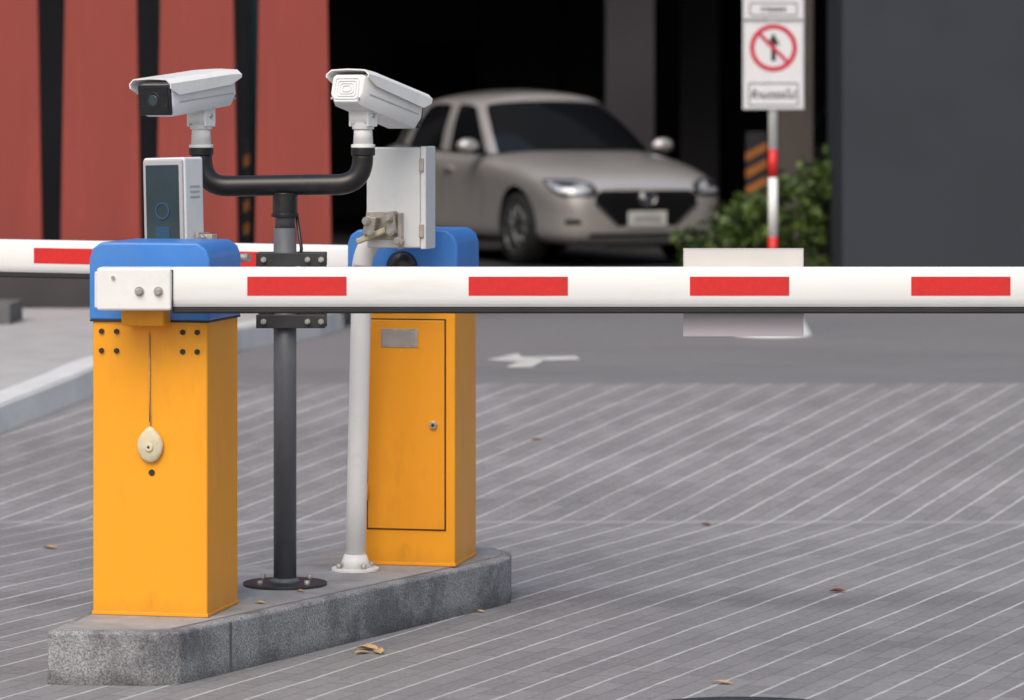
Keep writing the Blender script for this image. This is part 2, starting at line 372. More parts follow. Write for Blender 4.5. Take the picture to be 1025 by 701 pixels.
for bx in (-.140,-.096,.096,.138):
    for bz in (.737,.791):
        cyl('bolt',(bx,fy-.006,bz),(bx,fy+.002,bz),.0078,'rubber',near,seg=6)
box('slot_line',(.003,.002,.24),(0.0,fy-.001,.66),'rubber',near,bevel=0)
bm=bmesh.new(); bmesh.ops.create_uvsphere(bm,u_segments=24,v_segments=14,radius=1)
for v in bm.verts:
    z=v.co.z; k=1.0-(.42*max(0,z)**1.6)
    v.co=Vector((v.co.x*.038*k, v.co.y*.012, z*.050))
finish(bm,'lock_cover','cream',near,(0.004,fy-.010,.478),smooth=True)
cyl('lock_cover_boss',(0.004,fy-.026,.472),(0.004,fy-.015,.472),.013,'cream',near,bevel=.003)
cyl('lock_cover_hole',(0.004,fy-.0275,.472),(0.004,fy-.02,.472),.0035,'rubber',near)
tube('lock_cord',[(0.0,fy-.004,.79),(0.001,fy-.005,.6),(0.004,fy-.006,.53)],.0015,'galv',near,seg=8)
cyl('keyhole',(0.006,fy-.002,.399),(0.006,fy+.002,.399),.009,'rubber',near)
box('shaft_cover',(.125,.07,.05),(0.0,fy-.034,.835),'orange',near,bevel=.008,top=(1,1))
cyl('boom_shaft',(-.02,fy-.11,.91),(-.02,fy,.91),.035,'darksteel',near)

def boom(parent, loc, rz, L, stripes):
    e=empty('boom',loc,rz); wparent(e,parent)
    prof=[(-.022,-.0635+.022),(-.026,-.034),(-.030,-.020),(-.030,.048),(-.026,.0585),(-.017,.0635),(.017,.0635),(.026,.0585),(.030,.048),(.030,-.020),(.026,-.034),(.022,-.0415)]
    bm=bmesh.new(); a=[bm.verts.new((0,y,z)) for y,z in prof]; b=[bm.verts.new((L,y,z)) for y,z in prof]
    bm.faces.new(a); bm.faces.new(b[::-1]); n=len(prof)
    for i in range(n): bm.faces.new([a[i],b[i],b[(i+1)%n],a[(i+1)%n]])
    finish(bm,'arm','boomwhite',e,bevel=.002)
    box('arm_shaded_lip',(L-.004,.050,.010),(L/2,0,-.0405),'boomgrey',e,bevel=.002)  # lower lip of the arm, its shading put into the grey colour
    box('rubber_edge',(L-.002,.046,.020),(L/2,0,-.0535),'rubber',e,bevel=.006)
    for s in stripes:
        for sg in (-1,1):
            box('reflective_stripe',(.272,.0012,.052),(s+.136,sg*.0303,.014-.002),'red_tape',e,bevel=0)
    return e
bn=boom(near,(-0.934,9.86,1.0675),0,3.7,[.209+.606*i for i in range(6)])
box('hinge_block',(.205,.078,.118),(-.100,.004,.004),'white',bn,bevel=.008,segs=3)
box('hinge_cap',(.012,.070,.100),(-.2035,.004,.002),'offwhite',bn,bevel=.004)
box('hinge_joint_gap',(.003,.07,.11),(.0045,.002,.002),'rubber',bn,bevel=0)
for bx in (-.086,-.034):
    cyl('hinge_bolt',(bx,-.048,-.002),(bx,-.03,-.002),.009,'steel',bn,seg=6,bevel=.001)
    cyl('hinge_washer',(bx,-.038,-.002),(bx,-.03,-.002),.013,'galv',bn)
cyl('hinge_rivet',(-.158,-.041,.036),(-.158,-.03,.036),.005,'steel',bn)
box('notice_plate',(.332,.004,.243),(1.572,.036,-.008),'acrylic',bn,bevel=.001)
box('notice_plate_header',(.326,.0015,.060),(1.572,.0325,.078),'platewhite',bn,bevel=0)
for bx in (1.45,1.69): box('plate_clip',(.02,.014,.16),(bx,.042,0.0),'galv',bn,bevel=.002)

far=barrier((-0.308,11.27),True)
box('door_gap',(.252,.004,.655),(.0125,fy+.0005,.437),'rubber',far,bevel=0)
box('door',(.244,.012,.647),(.0125,fy-.001,.437),'orange_dark',far,bevel=.003)
box('name_plate',(.118,.003,.058),(-.008,fy-.009,.705),'galv',far,bevel=.001)
box('name_plate_face',(.104,.002,.044),(-.008,fy-.0112,.705),'steel',far,bevel=0)
cyl('door_lock',(.10,fy-.016,.437),(.10,fy-.005,.437),.012,'steel',far,bevel=.002)
cyl('door_lock_core',(.10,fy-.018,.437),(.10,fy-.012,.437),.005,'rubber',far)
for z in (.2,.67): cyl('door_hinge',(-.111,fy-.009,z),(-.111,fy-.009,z+.05),.005,'orange_dark',far,seg=10)
bm=bmesh.new(); bmesh.ops.create_uvsphere(bm,u_segments=24,v_segments=12,radius=.05)
for v in bm.verts: v.co.y*=.5
finish(bm,'shaft_cap','black',far,(0,fy-.01,.925),smooth=True)
bf=boom(far,(-.35,11.47,1.0675),R(180-25),3.7,[.486+.608*i for i in range(6)])
box('hinge_block',(.22,.078,.118),(-.105,0,.004),'white',bf,bevel=.008,segs=3)

# ---------------------------------------------------------------- camera mast
PX,PY=-0.674,10.66
mast=empty('camera_mast',(PX,PY,.1535))
g=.1535
cyl('base_plate',(0,0,0),(0,0,.009),.125,'darksteel',mast,bevel=.002,seg=48)
cyl('base_collar',(0,0,.008),(0,0,.022),.05,'polegrey',mast,r2=.036)
for k in range(4):
    a=R(45+90*k); cyl('anchor_bolt',(.098*math.cos(a),.098*math.sin(a),.005),(.098*math.cos(a),.098*math.sin(a),.022),.009,'galv',mast,seg=6)
cyl('pole',(0,0,.009),(0,0,1.06),.034,'polegrey',mast)
cyl('pole_upper',(0,0,1.06),(0,0,1.16),.030,'polegrey',mast)
cyl('tee_collar',(0,0,1.10),(0,0,1.165),.037,'black',mast,bevel=.003)
cyl('tee_band',(0,0,1.092),(0,0,1.104),.041,'black',mast,bevel=.002)
tube('cross_arm',rounded([(-.249,0,1.295),(-.243,0,1.183),(.229,0,1.190),(.232,0,1.295)],.075,10),.031,'black',mast)
for x in (-.249,.232): cyl('arm_socket',(x,0,1.275),(x,0,1.298),.036,'black',mast,bevel=.003)
for z in (.968,.785):
    box('clamp_plate',(.205,.012,.040),(.02,-.045,z),'darksteel',mast,bevel=.002)
    box('clamp_plate_back',(.205,.012,.040),(.02,.045,z),'darksteel',mast,bevel=.002)
    for bx in (-.06,.07,.11):
        cyl('clamp_bolt',(bx,-.068,z),(bx,.06,z),.005,'galv',mast,seg=8)
        cyl('clamp_nut',(bx,-.062,z),(bx,-.051,z),.009,'galv',mast,seg=6)
box('bracket_channel',(.075,.05,.20),(.085,.0,.875),'darksteel',mast,bevel=.003)
box('bracket_wing',(.04,.05,.20),(-.055,.0,.875),'darksteel',mast,bevel=.003)
tube('cable',[(.035,-.01,1.1),(.05,-.02,1.0),(.045,-.03,.96)],.005,'black',mast,seg=8)

def cctv(loc,yaw,pitch,hx=0.0,hz=.165):
    r=empty('security_camera',loc,yaw)
    cyl('mount_flange',(0,0,0),(0,0,.010),.036,'white',r,bevel=.002)
    cyl('mount_neck',(0,0,.008),(0,0,.075),.030,'white',r,r2=.026)
    cyl('neck_ring',(0,0,.055),(0,0,.068),.033,'offwhite',r,bevel=.002)
    cyl('swivel',(0,-.032,.092),(0,.032,.092),.028,'white',r,bevel=.003)
    for sy in (-1,1): box('yoke_cheek',(.050,.007,.07),(0,sy*.032,.098),'white',r,bevel=.003)
    cyl('yoke_screw',(0,-.04,.095),(0,.04,.095),.007,'steel',r,seg=6)
    h=empty('head',(hx,0,hz),parent=r,rot=(0,pitch,0))
    bm=bmesh.new()
    secs=[(-.105,.056,-.040,.042),(-.085,.066,-.050,.046),(.19,.066,-.054,.046),(.205,.062,-.050,.042)]
    rr=[]
    for x,w,z0,z1 in secs:
        rr.append([bm.verts.new((x,y,z)) for y,z in ((-w*.72,z0),(w*.72,z0),(w,z0*.35),(w,z1-.008),(w-.010,z1),(-w+.010,z1),(-w,z1-.008),(-w,z0*.35))])
    for a,b in zip(rr,rr[1:]):
        for j in range(8): bm.faces.new([a[j],a[(j+1)%8],b[(j+1)%8],b[j]])
    bm.faces.new(rr[0]); bm.faces.new(rr[-1])
    finish(bm,'housing','white',h,bevel=.004,segs=2)
    bm=bmesh.new(); W=.077
    pr=[(-W,.010),(-W-.001,.046),(-W+.016,.060),(0,.063),(W-.016,.060),(W+.001,.046),(W,.010)]
    def sec(x,cut,dz=0): return [bm.verts.new((x,y,(z if 1<=i<=5 else z+cut)+dz)) for i,(y,z) in enumerate(pr)]
    S=[sec(-.112,.026,-.004),sec(-.06,.006),sec(.19,0),sec(.228,.022)]
    for a,b in zip(S,S[1:]):
        for j in range(6): bm.faces.new([a[j],a[j+1],b[j+1],b[j]])
    o=finish(bm,'sun_shield','white',h)
    s=o.modifiers.new('sol','SOLIDIFY'); s.thickness=.004; s.offset=-1
    for p in o.data.polygons: p.use_smooth=False
    box('front_bezel',(.012,.120,.088),(.209,0,-.004),'black',h,bevel=.012,segs=4)
    box('front_glass',(.003,.108,.077),(.2160,0,-.004),'glassblack',h,bevel=.0012)
    cyl('lens_barrel',(.205,0,-.004),(.219,0,-.004),.025,'black',h,bevel=.002)
    cyl('lens_glass',(.215,0,-.004),(.2205,0,-.004),.017,'screen',h,bevel=.003)
    for y in (-.042,.042):
        for z in (-.022,.014): cyl('led',(.215,y,z),(.2185,y,z),.006,'black',h)
    def rr_path(w,hh,rad):
        o=[]
        for cxx,cz,a0 in ((w/2-rad,hh/2-rad,0),(-w/2+rad,hh/2-rad,90),(-w/2+rad,-hh/2+rad,180),(w/2-rad,-hh/2+rad,270)):
            for k in range(5):
                a=R(a0+k*22.5); o.append((-.1060,cxx+rad*math.cos(a),cz+rad*math.sin(a)))
        return o+[o[0]]
    for w_,h_ in ((.086,.062),(.066,.046),(.048,.031),(.030,.018)):
        tube('rear_rib',rr_path(w_,h_,.0085),.0020,'offwhite',h,seg=8,cap=False)
    for y in (-.048,.048): cyl('rear_screw',(-.109,y,-.030),(-.104,y,-.030),.004,'steel',h,seg=8)
    for y in (-.0672,.0672): box('side_seam',(.26,.0012,.003),(.05,y,-.012),'boomgrey',h,bevel=0)
    return r
cctv((PX-.249,PY,g+1.298),R(-123),R(6),.01,.166)
cctv((PX+.232,PY,g+1.298),R(57),R(13),.02,.152)

lb=empty('card_reader_box',(-0.985,10.47,1.25),-R(30),rot=(0,R(-1.5),-R(30)))
box('case',(.148,.095,.35),(0,0,0),'offwhite',lb,bevel=.008,segs=3)
box('front_frame',(.140,.012,.340),(0,-.050,0),'boomgrey',lb,bevel=.006)
box('display_panel',(.118,.006,.312),(0.0,-.055,-.002),'screen',lb,bevel=.003)
ring('display_icon',0,.02,.020,.025,'screenblue',lb,-.0583)
box('display_icon_bar',(.05,.002,.05),(0,-.0588,-.05),'screenblue',lb,bevel=0)
for z in (-.1,-.085,-.07): box('vent',(.002,.05,.005),(.0745,0,z+.16),'boomgrey',lb,bevel=0)
cyl('bracket_arm',(.05,.03,-.12),(.24,.0+.03,-.12),.012,'galv',lb)
box('bracket_plate',(.012,.06,.07),(.085,.02,-.08),'galv',lb,bevel=.002)
box('bracket_hinge',(.05,.03,.03),(.11,.01,-.065),'galv',lb,bevel=.003)
box('bracket_hinge_low',(.05,.03,.03),(.115,.01,-.115),'galv',lb,bevel=.003)
for z in (-.06,-.11): cyl('bracket_bolt',(.11,-.03,z),(.11,.03,z),.008,'steel',lb,seg=6)

wp=empty('signal_box_post',(-0.480,11.0,.1535))
cyl('flange',(0,0,0),(0,0,.010),.073,'white',wp,bevel=.002,seg=40)
cyl('flange_cone',(0,0,.008),(0,0,.05),.050,'white',wp,r2=.034)
for k in range(4):
    a=R(30+90*k); cyl('nut',(.056*math.cos(a),.056*math.sin(a),.005),(.056*math.cos(a),.056*math.sin(a),.024),.009,'galv',wp,seg=6)
tube('pipe',[(0,0,.01)]+[(.020*t,0,.01+.9*t) for t in (.25,.5,.75,1)]+rounded([(.021,0,.93),(.024,-.005,.985),(.10,-.02,1.06)],.055,10),.031,'white',wp)
cb=empty('control_box',(-.487+.135,10.93,1.298),-R(14)); wparent(cb,wp)
box('case',(.172,.105,.305),(0,0.02,0),'offwhite',cb,bevel=.006,segs=3)
box('case_lid',(.018,.112,.312),(.094,0.02,0),'offwhite',cb,bevel=.004)
box('case_lid_seam',(.003,.108,.307),(.0865,0.02,0),'rubber',cb,bevel=0)
for z in (-.1,.1): box('lid_hinge',(.014,.01,.04),(.09,-.038,z),'galv',cb,bevel=.002)
box('clamp_plate',(.10,.006,.085),(-.035,-.036,-.085),'galv',cb,bevel=.002)
box('clamp_knuckle',(.035,.05,.06),(-.062,-.06,-.085),'galv',cb,bevel=.004,rot=(0,R(12),0))
box('clamp_knuckle_side',(.03,.045,.07),(.002,-.055,-.075),'galv',cb,bevel=.004,rot=(0,R(-8),0))
box('clamp_strap',(.012,.03,.11),(.026,-.045,-.10),'galv',cb,bevel=.002)
for bx,bz in ((-.07,-.07),(-.055,-.105),(.0,-.06),(.006,-.10),(.03,-.13)):
    cyl('clamp_bolt',(bx,-.098,bz),(bx,-.04,bz),.008,'steel',cb,seg=6)
    cyl('clamp_washer',(bx,-.090,bz),(bx,-.085,bz),.013,'galv',cb)
box('clamp_tongue',(.10,.022,.018),(-.06,-.065,-.115),'cream',cb,bevel=.006,rot=(0,R(-22),0))

# ---------------------------------------------------------------- traffic sign
Z3=.3
ts=empty('traffic_sign',(1.49,20.5,Z3))
segs=[(0.05,.25,'red_tape'),(.25,.42,'white'),(.42,.56,'red_tape'),(.56,.90,'white'),(.90,1.06,'red_tape'),(1.06,2.06,'white')]
for i,(a,b,c) in enumerate(segs): cyl('post_band',(0,0,a),(0,0,b),.027,c,ts)
cyl('base_lower',(0,0,0.0),(0,0,.10),.225,'white',ts,r2=.17,bevel=.004)
cyl('base_upper',(0,0,.10),(0,0,.20),.165,'red_tape',ts,r2=.06)
box('plate',(.35,.006,.505),(0,-.036,1.54),'signwhite',ts,bevel=.002)
box('upper_plate',(.35,.006,.27),(0,-.036,1.935),'signwhite',ts,bevel=.002)
def frame(px,pz,w,h,t,m):
    y=-.0395
    for (x,z,a,b) in ((px,pz+h/2,w,t),(px,pz-h/2,w,t),(px-w/2,pz,t,h-t-.002),(px+w/2,pz,t,h-t-.002)):
        box('plate_border',(a,.0015,b),(x,y-.0006,z),m,ts,bevel=0)
frame(0,1.54,.335,.49,.005,'boomgrey'); frame(0,1.375,.28,.125,.006,'signblack'); frame(0,1.935,.335,.255,.005,'boomgrey')
frame(0,1.86,.27,.07,.006,'signblack')
ring('prohibition_ring',0,1.64,.108,.135,'signred',ts,-.0395)
yy=-.0425
flat('arrow',[(-.013,1.565),(.013,1.565),(.013,1.66),(.038,1.655),(0,1.725),(-.038,1.655),(-.013,1.66)],'signblack',ts,(0,-.0395,0))
c,s=math.cos(R(45)),math.sin(R(45)); L=.118;t=.010
flat('slash',[(-L*c-t*s,1.64+L*s-t*c),(L*c-t*s,1.64-L*s-t*c),(L*c+t*s,1.64-L*s+t*c),(-L*c+t*s,1.64+L*s+t*c)],'signred',ts,(0,yy,0))
def text(s,size,x,y,z,m,parent):
    cu=D.curves.new('lettering','FONT'); cu.body=s; cu.size=size; cu.align_x='CENTER'; cu.align_y='CENTER'; cu.extrude=.001; cu.offset=.0008
    o=D.objects.new('lettering',cu); COL.objects.link(o); o.data.materials.append(M[m]); o.location=(x,y,z); o.rotation_euler=(R(90),0,0); o.parent=parent
text('ห้ามตรงไป',.062,0,-.041,1.37,'signblack',ts)
text('ทางออก',.045,0,-.041,1.86,'signblack',ts)

# ---------------------------------------------------------------- building
bd=empty('parking_building')
box('slate_wall',(8,1.2,8),(2.345+4,25.5+.6,.3+4),'wallslate',bd,bevel=.01)
for z in (2.6,4.8): box('wall_joint',(8,.01,.015),(6.345,25.498,z),'darkwall',bd,bevel=0)
FY=33.6
box('fascia',(19.5,.4,4.5),(0.6,FY,6.35),'wallslate',bd,bevel=.01)
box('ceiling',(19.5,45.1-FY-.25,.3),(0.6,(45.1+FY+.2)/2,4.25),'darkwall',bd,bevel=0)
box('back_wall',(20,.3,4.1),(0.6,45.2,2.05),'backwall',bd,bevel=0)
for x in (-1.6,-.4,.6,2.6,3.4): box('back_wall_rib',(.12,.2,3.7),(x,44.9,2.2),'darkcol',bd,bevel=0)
box('back_door',(1.1,.06,2.2),(-.95,45.0,1.41),'darkwall',bd,bevel=0)
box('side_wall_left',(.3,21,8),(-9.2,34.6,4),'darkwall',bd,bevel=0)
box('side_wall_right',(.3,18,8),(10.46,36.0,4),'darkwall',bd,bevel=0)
box('screen_back_wall',(7.4,.2,8.3),(-5.1,23.9,4.15),'darkwall',bd,bevel=0)
for x,y,w,m in ((1.12,34.2,.46,'darkcol'),(-2.6,34.2,.46,'darkcol'),(1.95,37.5,.4,'darkcol'),(4.9,34.2,.46,'darkcol')):
    box('column',(w,w,3.79),(x,y,.306+1.895),m,bd,bevel=.01)
box('column',(.28,.28,5.2),(2.30,29.2,.304+2.6),'browncol',bd,bevel=.01)
def striped(x,y,w,z0,z1,nm):
    e=empty(nm,(x,y,0))
    box('core',(w,w,z1-.3),(0,0,.3+(z1-.3)/2),'signblack',e,bevel=.004)
    z=z0
    while z<z1-.12:
        bm=bmesh.new(); hw=w/2+.002; dz=w*.55
        bm.faces.new([bm.verts.new(v) for v in [(-hw,-hw,z),(hw,-hw,z+dz),(hw,-hw,z+dz+.07),(-hw,-hw,z+.07)]])
        bm.faces.new([bm.verts.new(v) for v in [(-hw,-hw,z),(-hw,hw,z),(-hw,hw,z+.07),(-hw,-hw,z+.07)]])
        finish(bm,'stripe','yellow',e); z+=.145
    return e
striped(2.08,30.6,.17,.45,1.42,'striped_bollard')
striped(-1.68,22.9,.055,.5,1.40,'striped_bollard')
box('notice',(.14,.02,.3),(2.28,29.03,1.9),'offwhite',bd,bevel=.002)

rf=empty('red_screen_wall')
box('plinth',(6.2,.5,.36),(-4.08,21.55,.3+.18),'plinth',rf,bevel=.01)
box('plinth_cap',(6.22,.54,.03),(-4.08,21.55,.66+.016),'plinth',rf,bevel=.004)
for i,(x0,x1) in enumerate(((-3.33,-2.81),(-2.70,-2.22),(-2.13,-1.64),(-1.54,-1.08),(-3.98,-3.48),(-4.62,-4.12),(-5.26,-4.78))):
    w=x1-x0; cxx=(x0+x1)/2
    box('fin',(w,.09,4.6),(cxx,21.5,.692+2.3),'redfin',rf,bevel=.004,top=(.68,1),rot=(0,0,R(3)))
for x in (-2.75,-2.18,-1.60):
    cyl('tie_post',(x,22.3,.3),(x,22.3,5),.03,'teal',rf)
box('top_rail',(5.6,.2,.2),(-3.6,21.8,5.40),'plinth',rf)

# ---------------------------------------------------------------- shrub
def shrub():
    bm=bmesh.new(); rnd=random.Random(3)
    clumps=[]
    for i in range(60):
        t=rnd.random(); x=1.38+1.5*t; hmax=.28+.92*min(1,(t*1.5))**1.1
        clumps.append((x,26.7+rnd.uniform(-.28,.35),.34+rnd.uniform(.05,1)*hmax*.86,rnd.uniform(.07,.18)))
    for cx_,cy_,cz_,r in clumps:
        for k in range(110):
            d=Vector((rnd.gauss(0,1),rnd.gauss(0,1),rnd.gauss(0,1))).normalized()*r*rnd.uniform(.35,1.3)
            p=Vector((cx_,cy_,cz_))+d
            if p.z<.32 or p.y<26.72: 
                if p.z<.32: continue
            s=rnd.uniform(.018,.036); a=Vector((rnd.gauss(0,1),rnd.gauss(0,1),rnd.gauss(.4,1))).normalized(); b=a.orthogonal().normalized()
            q=Matrix.Rotation(rnd.uniform(0,6.28),3,a)@b; w=a.cross(q)
            vs=[p-q*s*1.7,p+w*s*.6,p+q*s*1.7,p-w*s*.6]
            bm.faces.new([bm.verts.new(v) for v in vs])
    root=empty('shrub')
    finish(bm,'leaves','leaf',root)
    for i in range(26):
        c=clumps[i*2]; tube('stem',[(c[0]+rnd.uniform(-.1,.1),26.7,.3),(c[0],c[1]*.5+26.7*.5,(.3+c[2])/2),(c[0],c[1],c[2])],[.010,.007,.004],'bark',root,seg=6)
    poly('planting_bed',[(1.3,26.75),(2.9,26.75),(2.9,27.35),(1.3,27.35)],.3,.36,'soil',root)
shrub()

# ---------------------------------------------------------------- car
def car(loc, yaw, paint):
    root=empty('parked_car',loc,yaw)
    st=[(2.035,.42,.30,.56,.60),(2.01,.60,.22,.62,.67),(1.93,.74,.18,.68,.745),(1.80,.80,.17,.73,.80),(1.55,.838,.17,.80,.868),(1.2,.848,.17,.865,.925),(.9,.85,.17,.905,.975),
        (.4,.85,.17,.94,1.0),(-.4,.85,.17,.965,1.0),(-1.1,.85,.17,.99,1.02),(-1.6,.83,.18,1.0,1.04),(-1.85,.77,.2,.98,1.03),(-1.98,.70,.25,.93,.98),(-2.03,.58,.34,.80,.86)]
    bm=bmesh.new(); rings=[]
    for x,w,zb,zs,zt in st:
        half=[(w*.55,zb),(w*.90,zb+.02),(w*.975,zb+.10),(w*.965,(zb+zs)/2-.03),(w*1.0,zs-.17),(w*.985,zs-.06),(w*.90,zs),(w*.62,zs*.25+zt*.75),(w*.3,zt-.004)]
        full=[(0,zb)]+half+[(0,zt)]+[(-y,z) for y,z in half[::-1]]
        rings.append([bm.verts.new((x,y,z)) for y,z in full])
    n=len(rings[0])
    for a,b in zip(rings,rings[1:]):
        for j in range(n): bm.faces.new([a[j],a[(j+1)%n],b[(j+1)%n],b[j]])
    bm.faces.new(rings[0]); bm.faces.new(rings[-1][::-1])
    body=finish(bm,'body',[paint,'carblack'],root,smooth=True,sub=2)
    cutters=[]
    for ax in (1.23,-1.34):
        for sy in (-1,1):
            bm=bmesh.new(); bmesh.ops.create_cone(bm,cap_ends=True,segments=48,radius1=.35,radius2=.35,depth=.36)
            bmesh.ops.transform(bm,matrix=Matrix.Translation((ax,sy*.80,.320))@Matrix.Rotation(R(90),4,'X'),verts=bm.verts)
            cutters.append(bm)
    me=D.meshes.new('cut'); bmm=bmesh.new()
    for c_ in cutters:
        tmp=D.meshes.new('t'); c_.to_mesh(tmp); bmm.from_mesh(tmp); c_.free(); D.meshes.remove(tmp)
    bmm.to_mesh(me); bmm.free(); me.materials.append(M[paint]); me.materials.append(M['carblack'])
    for p in me.polygons: p.material_index=1
    co=D.objects.new('cut',me); COL.objects.link(co); co.parent=root
    bo=body.modifiers.new('bool','BOOLEAN'); bo.operation='DIFFERENCE'; bo.object=co; bo.solver='EXACT'
    bo.show_viewport=False; bpy.context.view_layer.update(); dg=bpy.context.evaluated_depsgraph_get()
    ev=body.evaluated_get(dg).to_mesh(); bv=BVHTree.FromPolygons([v.co.copy() for v in ev.vertices],[tuple(p.vertices) for p in ev.polygons]); body.evaluated_get(dg).to_mesh_clear()
    bo.show_viewport=True; bpy.context.view_layer.update(); dg=bpy.context.evaluated_depsgraph_get()
    nm=D.meshes.new_from_object(body.evaluated_get(dg)); body.modifiers.clear(); body.data=nm
    for p in nm.polygons: p.use_smooth = True
    es=body.modifiers.new('es','EDGE_SPLIT'); es.split_angle=R(40)
    D.objects.remove(co)
    def decal(name,rows,m,axis='x',sgn=1,off=.006,nc=14):
        bm=bmesh.new(); g=[]
        rr=[]
        for a,b in zip(rows,rows[1:]):
            for k in range(4):
                t=k/4; rr.append(tuple(a[i]*(1-t)+b[i]*t for i in range(3)))
        rr.append(rows[-1])
        for z,a,b in rr:
            line=[]
            for k in range(nc+1):
                u=a+(b-a)*k/nc
                if axis=='x': o_=Vector((sgn*3,u,z)); d_=Vector((-sgn,0,0))
                else: o_=Vector((u,sgn*3,z)); d_=Vector((0,-sgn,0))
                h,nn,_,_=bv.ray_cast(o_,d_)
                if h is None: h=o_+d_*2.2; nn=-d_
                line.append(bm.verts.new(h+nn*off if nn.dot(d_)<0 else h-nn*off))
            g.append(line)
        for a,b in zip(g,g[1:]):
            for k in range(nc): bm.faces.new([a[k],a[k+1],b[k+1],b[k]])
        return finish(bm,name,m,root,smooth=True)
    decal('grille',[(.635,-.40,.40),(.60,-.47,.47),(.52,-.47,.47),(.42,-.36,.36),(.345,-.27,.27)],'carblack')
    for s in (-1,1):
        decal('grille_wing',[(.53,s*.46,s*.485),(.43,s*.345,s*.37),(.36,s*.27,s*.295)],'chrome',off=.012,nc=3)
        decal('headlamp_bezel',[(.725,s*.58,s*.785),(.69,s*.47,s*.785),(.63,s*.44,s*.775),(.585,s*.50,s*.72)],'carblack',off=.006)
        decal('headlamp',[(.705,s*.60,s*.775),(.68,s*.52,s*.775),(.645,s*.49,s*.765),(.61,s*.52,s*.71)],'lamp',off=.010)
        decal('headlamp_dark',[(.695,s*.62,s*.74),(.655,s*.60,s*.72)],'carblack',off=.013)
        decal('fog_slot',[(.40,s*.60,s*.70),(.36,s*.58,s*.70)],'carblack',off=.008)
    decal('lower_intake',[(.285,-.50,.50),(.255,-.54,.54)],'carblack')
    decal('lower_lip',[(.245,-.60,.60),(.215,-.62,.62)],'chrome',off=.009)
    for s in (-1,1):
        decal('door_gap_front',[(.93,.60,.608),(.30,.52,.528)],'carblack','y',s,off=.002,nc=1)
        decal('door_gap_mid',[(.95,-.30,-.292),(.25,-.30,-.292)],'carblack','y',s,off=.002,nc=1)
        decal('door_gap_rear',[(.95,-1.12,-1.112),(.60,-1.0,-.992)],'carblack','y',s,off=.002,nc=1)
        decal('sill_trim',[(.23,-.9,.80),(.19,-.9,.80)],'carblack','y',s,off=.005)
        for xh in (-.12,-.92): box('door_handle',(.17,.03,.025),(xh,s*.855,.80),paint,root,bevel=.008)
        decal('tail_lamp',[(.93,s*.5,s*.74),(.82,s*.52,s*.74)],'signred','x',-1)
    box('number_plate',(.015,.36,.13),(2.04,0,.40),'plateno',root,bevel=.004)
    box('number_text',(.003,.24,.05),(2.0485,0,.40),'boomgrey',root,bevel=0)
    tube('badge',[(2.055,.075*math.cos(a*math.pi/12),.572+.055*math.sin(a*math.pi/12)) for a in range(25)],.009,'chrome',root,seg=8)
    tube('badge_wings',[(2.055,-.062,.59),(2.055,0,.552),(2.055,.062,.59)],.009,'chrome',root,seg=8)
    lo=[(1.00,0,.975),(.95,.36,.965),(.80,.62,.95),(.62,.775,.93),(.20,.80,.935),(-.28,.80,.955),(-.80,.80,.975),(-1.20,.79,.995),(-1.50,.74,1.0),(-1.75,.60,1.0),(-1.86,.30,1.0),(-1.88,0,1.0)]
    hi=[(.13,0,1.435),(.10,.30,1.43),(.03,.48,1.415),(-.06,.575,1.395),(-.20,.600,1.405),(-.40,.605,1.415),(-.75,.60,1.415),(-1.05,.59,1.40),(-1.25,.565,1.38),(-1.38,.48,1.38),(-1.45,.25,1.385),(-1.46,0,1.39)]
    n=len(lo)
    bm=bmesh.new()
    def full(r): return r+[(x,-y,z) for x,y,z in r[-2:0:-1]]
    L_=[bm.verts.new(v) for v in full(lo)]; H_=[bm.verts.new(v) for v in full(hi)]
    NN=len(L_); mid=[]
    for a,b in zip(full(lo),full(hi)):
        v=(Vector(a)+Vector(b))/2; c0=Vector((-.4,0,v.z)); d=(v-c0); d.z=0; v+=d.normalized()*.028; v.z+=.012; mid.append(bm.verts.new(v))
    quads=[]
    for j in range(NN):
        k=(j+1)%NN
        quads.append((j,[bm.faces.new([L_[j],L_[k],mid[k],mid[j]]),bm.faces.new([mid[j],mid[k],H_[k],H_[j]])]))
    cr=[Vector((x,0,z)) for x,z in ((.13,1.435),(.05,1.455),(-.05,1.472),(-.15,1.483),(-.26,1.492),(-.45,1.498),(-.75,1.498),(-1.05,1.480),(-1.22,1.458),(-1.34,1.436),(-1.42,1.41),(-1.46,1.39))]
    spine=[H_[0]]+[bm.verts.new(c) for c in cr[1:-1]]+[H_[n-1]]
    def rib(side):
        idx=list(range(n)) if side>0 else [0]+[NN-i for i in range(1,n-1)]+[n-1]
        midr=[]
        for i in range(1,n-1):
            e=H_[idx[i]].co; c=spine[i].co; q=e.lerp(c,.5); q.z=e.z*.25+c.z*.75; midr.append(bm.verts.new(q))
        for i in range(1,n-2):
            bm.faces.new([H_[idx[i]],H_[idx[i+1]],midr[i],midr[i-1]])
            bm.faces.new([midr[i-1],midr[i],spine[i+1],spine[i]])
        bm.faces.new([spine[0],H_[idx[1]],midr[0],spine[1]])
        bm.faces.new([spine[-1],spine[-2],midr[-1],H_[idx[n-2]]])
    rib(1); rib(-1)
    bmesh.ops.recalc_face_normals(bm,faces=bm.faces[:])
    groups=[[0,1,2,NN-1,NN-2,NN-3],[3,4],[5,6],[7],[NN-4,NN-5],[NN-6,NN-7],[NN-8],[8,9,10,NN-9,NN-10,NN-11]]
    fm={j:f for j,f in quads}
    for gi,gr_ in enumerate(groups):
        fs=[f for j in gr_ for f in fm[j]]
        bmesh.ops.inset_region(bm,faces=fs,thickness=.032 if gi in (0,7) else .022,use_even_offset=True)
        for f in fs: f.material_index=1
    finish(bm,'greenhouse',[paint,'carglass'],root,smooth=True,sub=1)
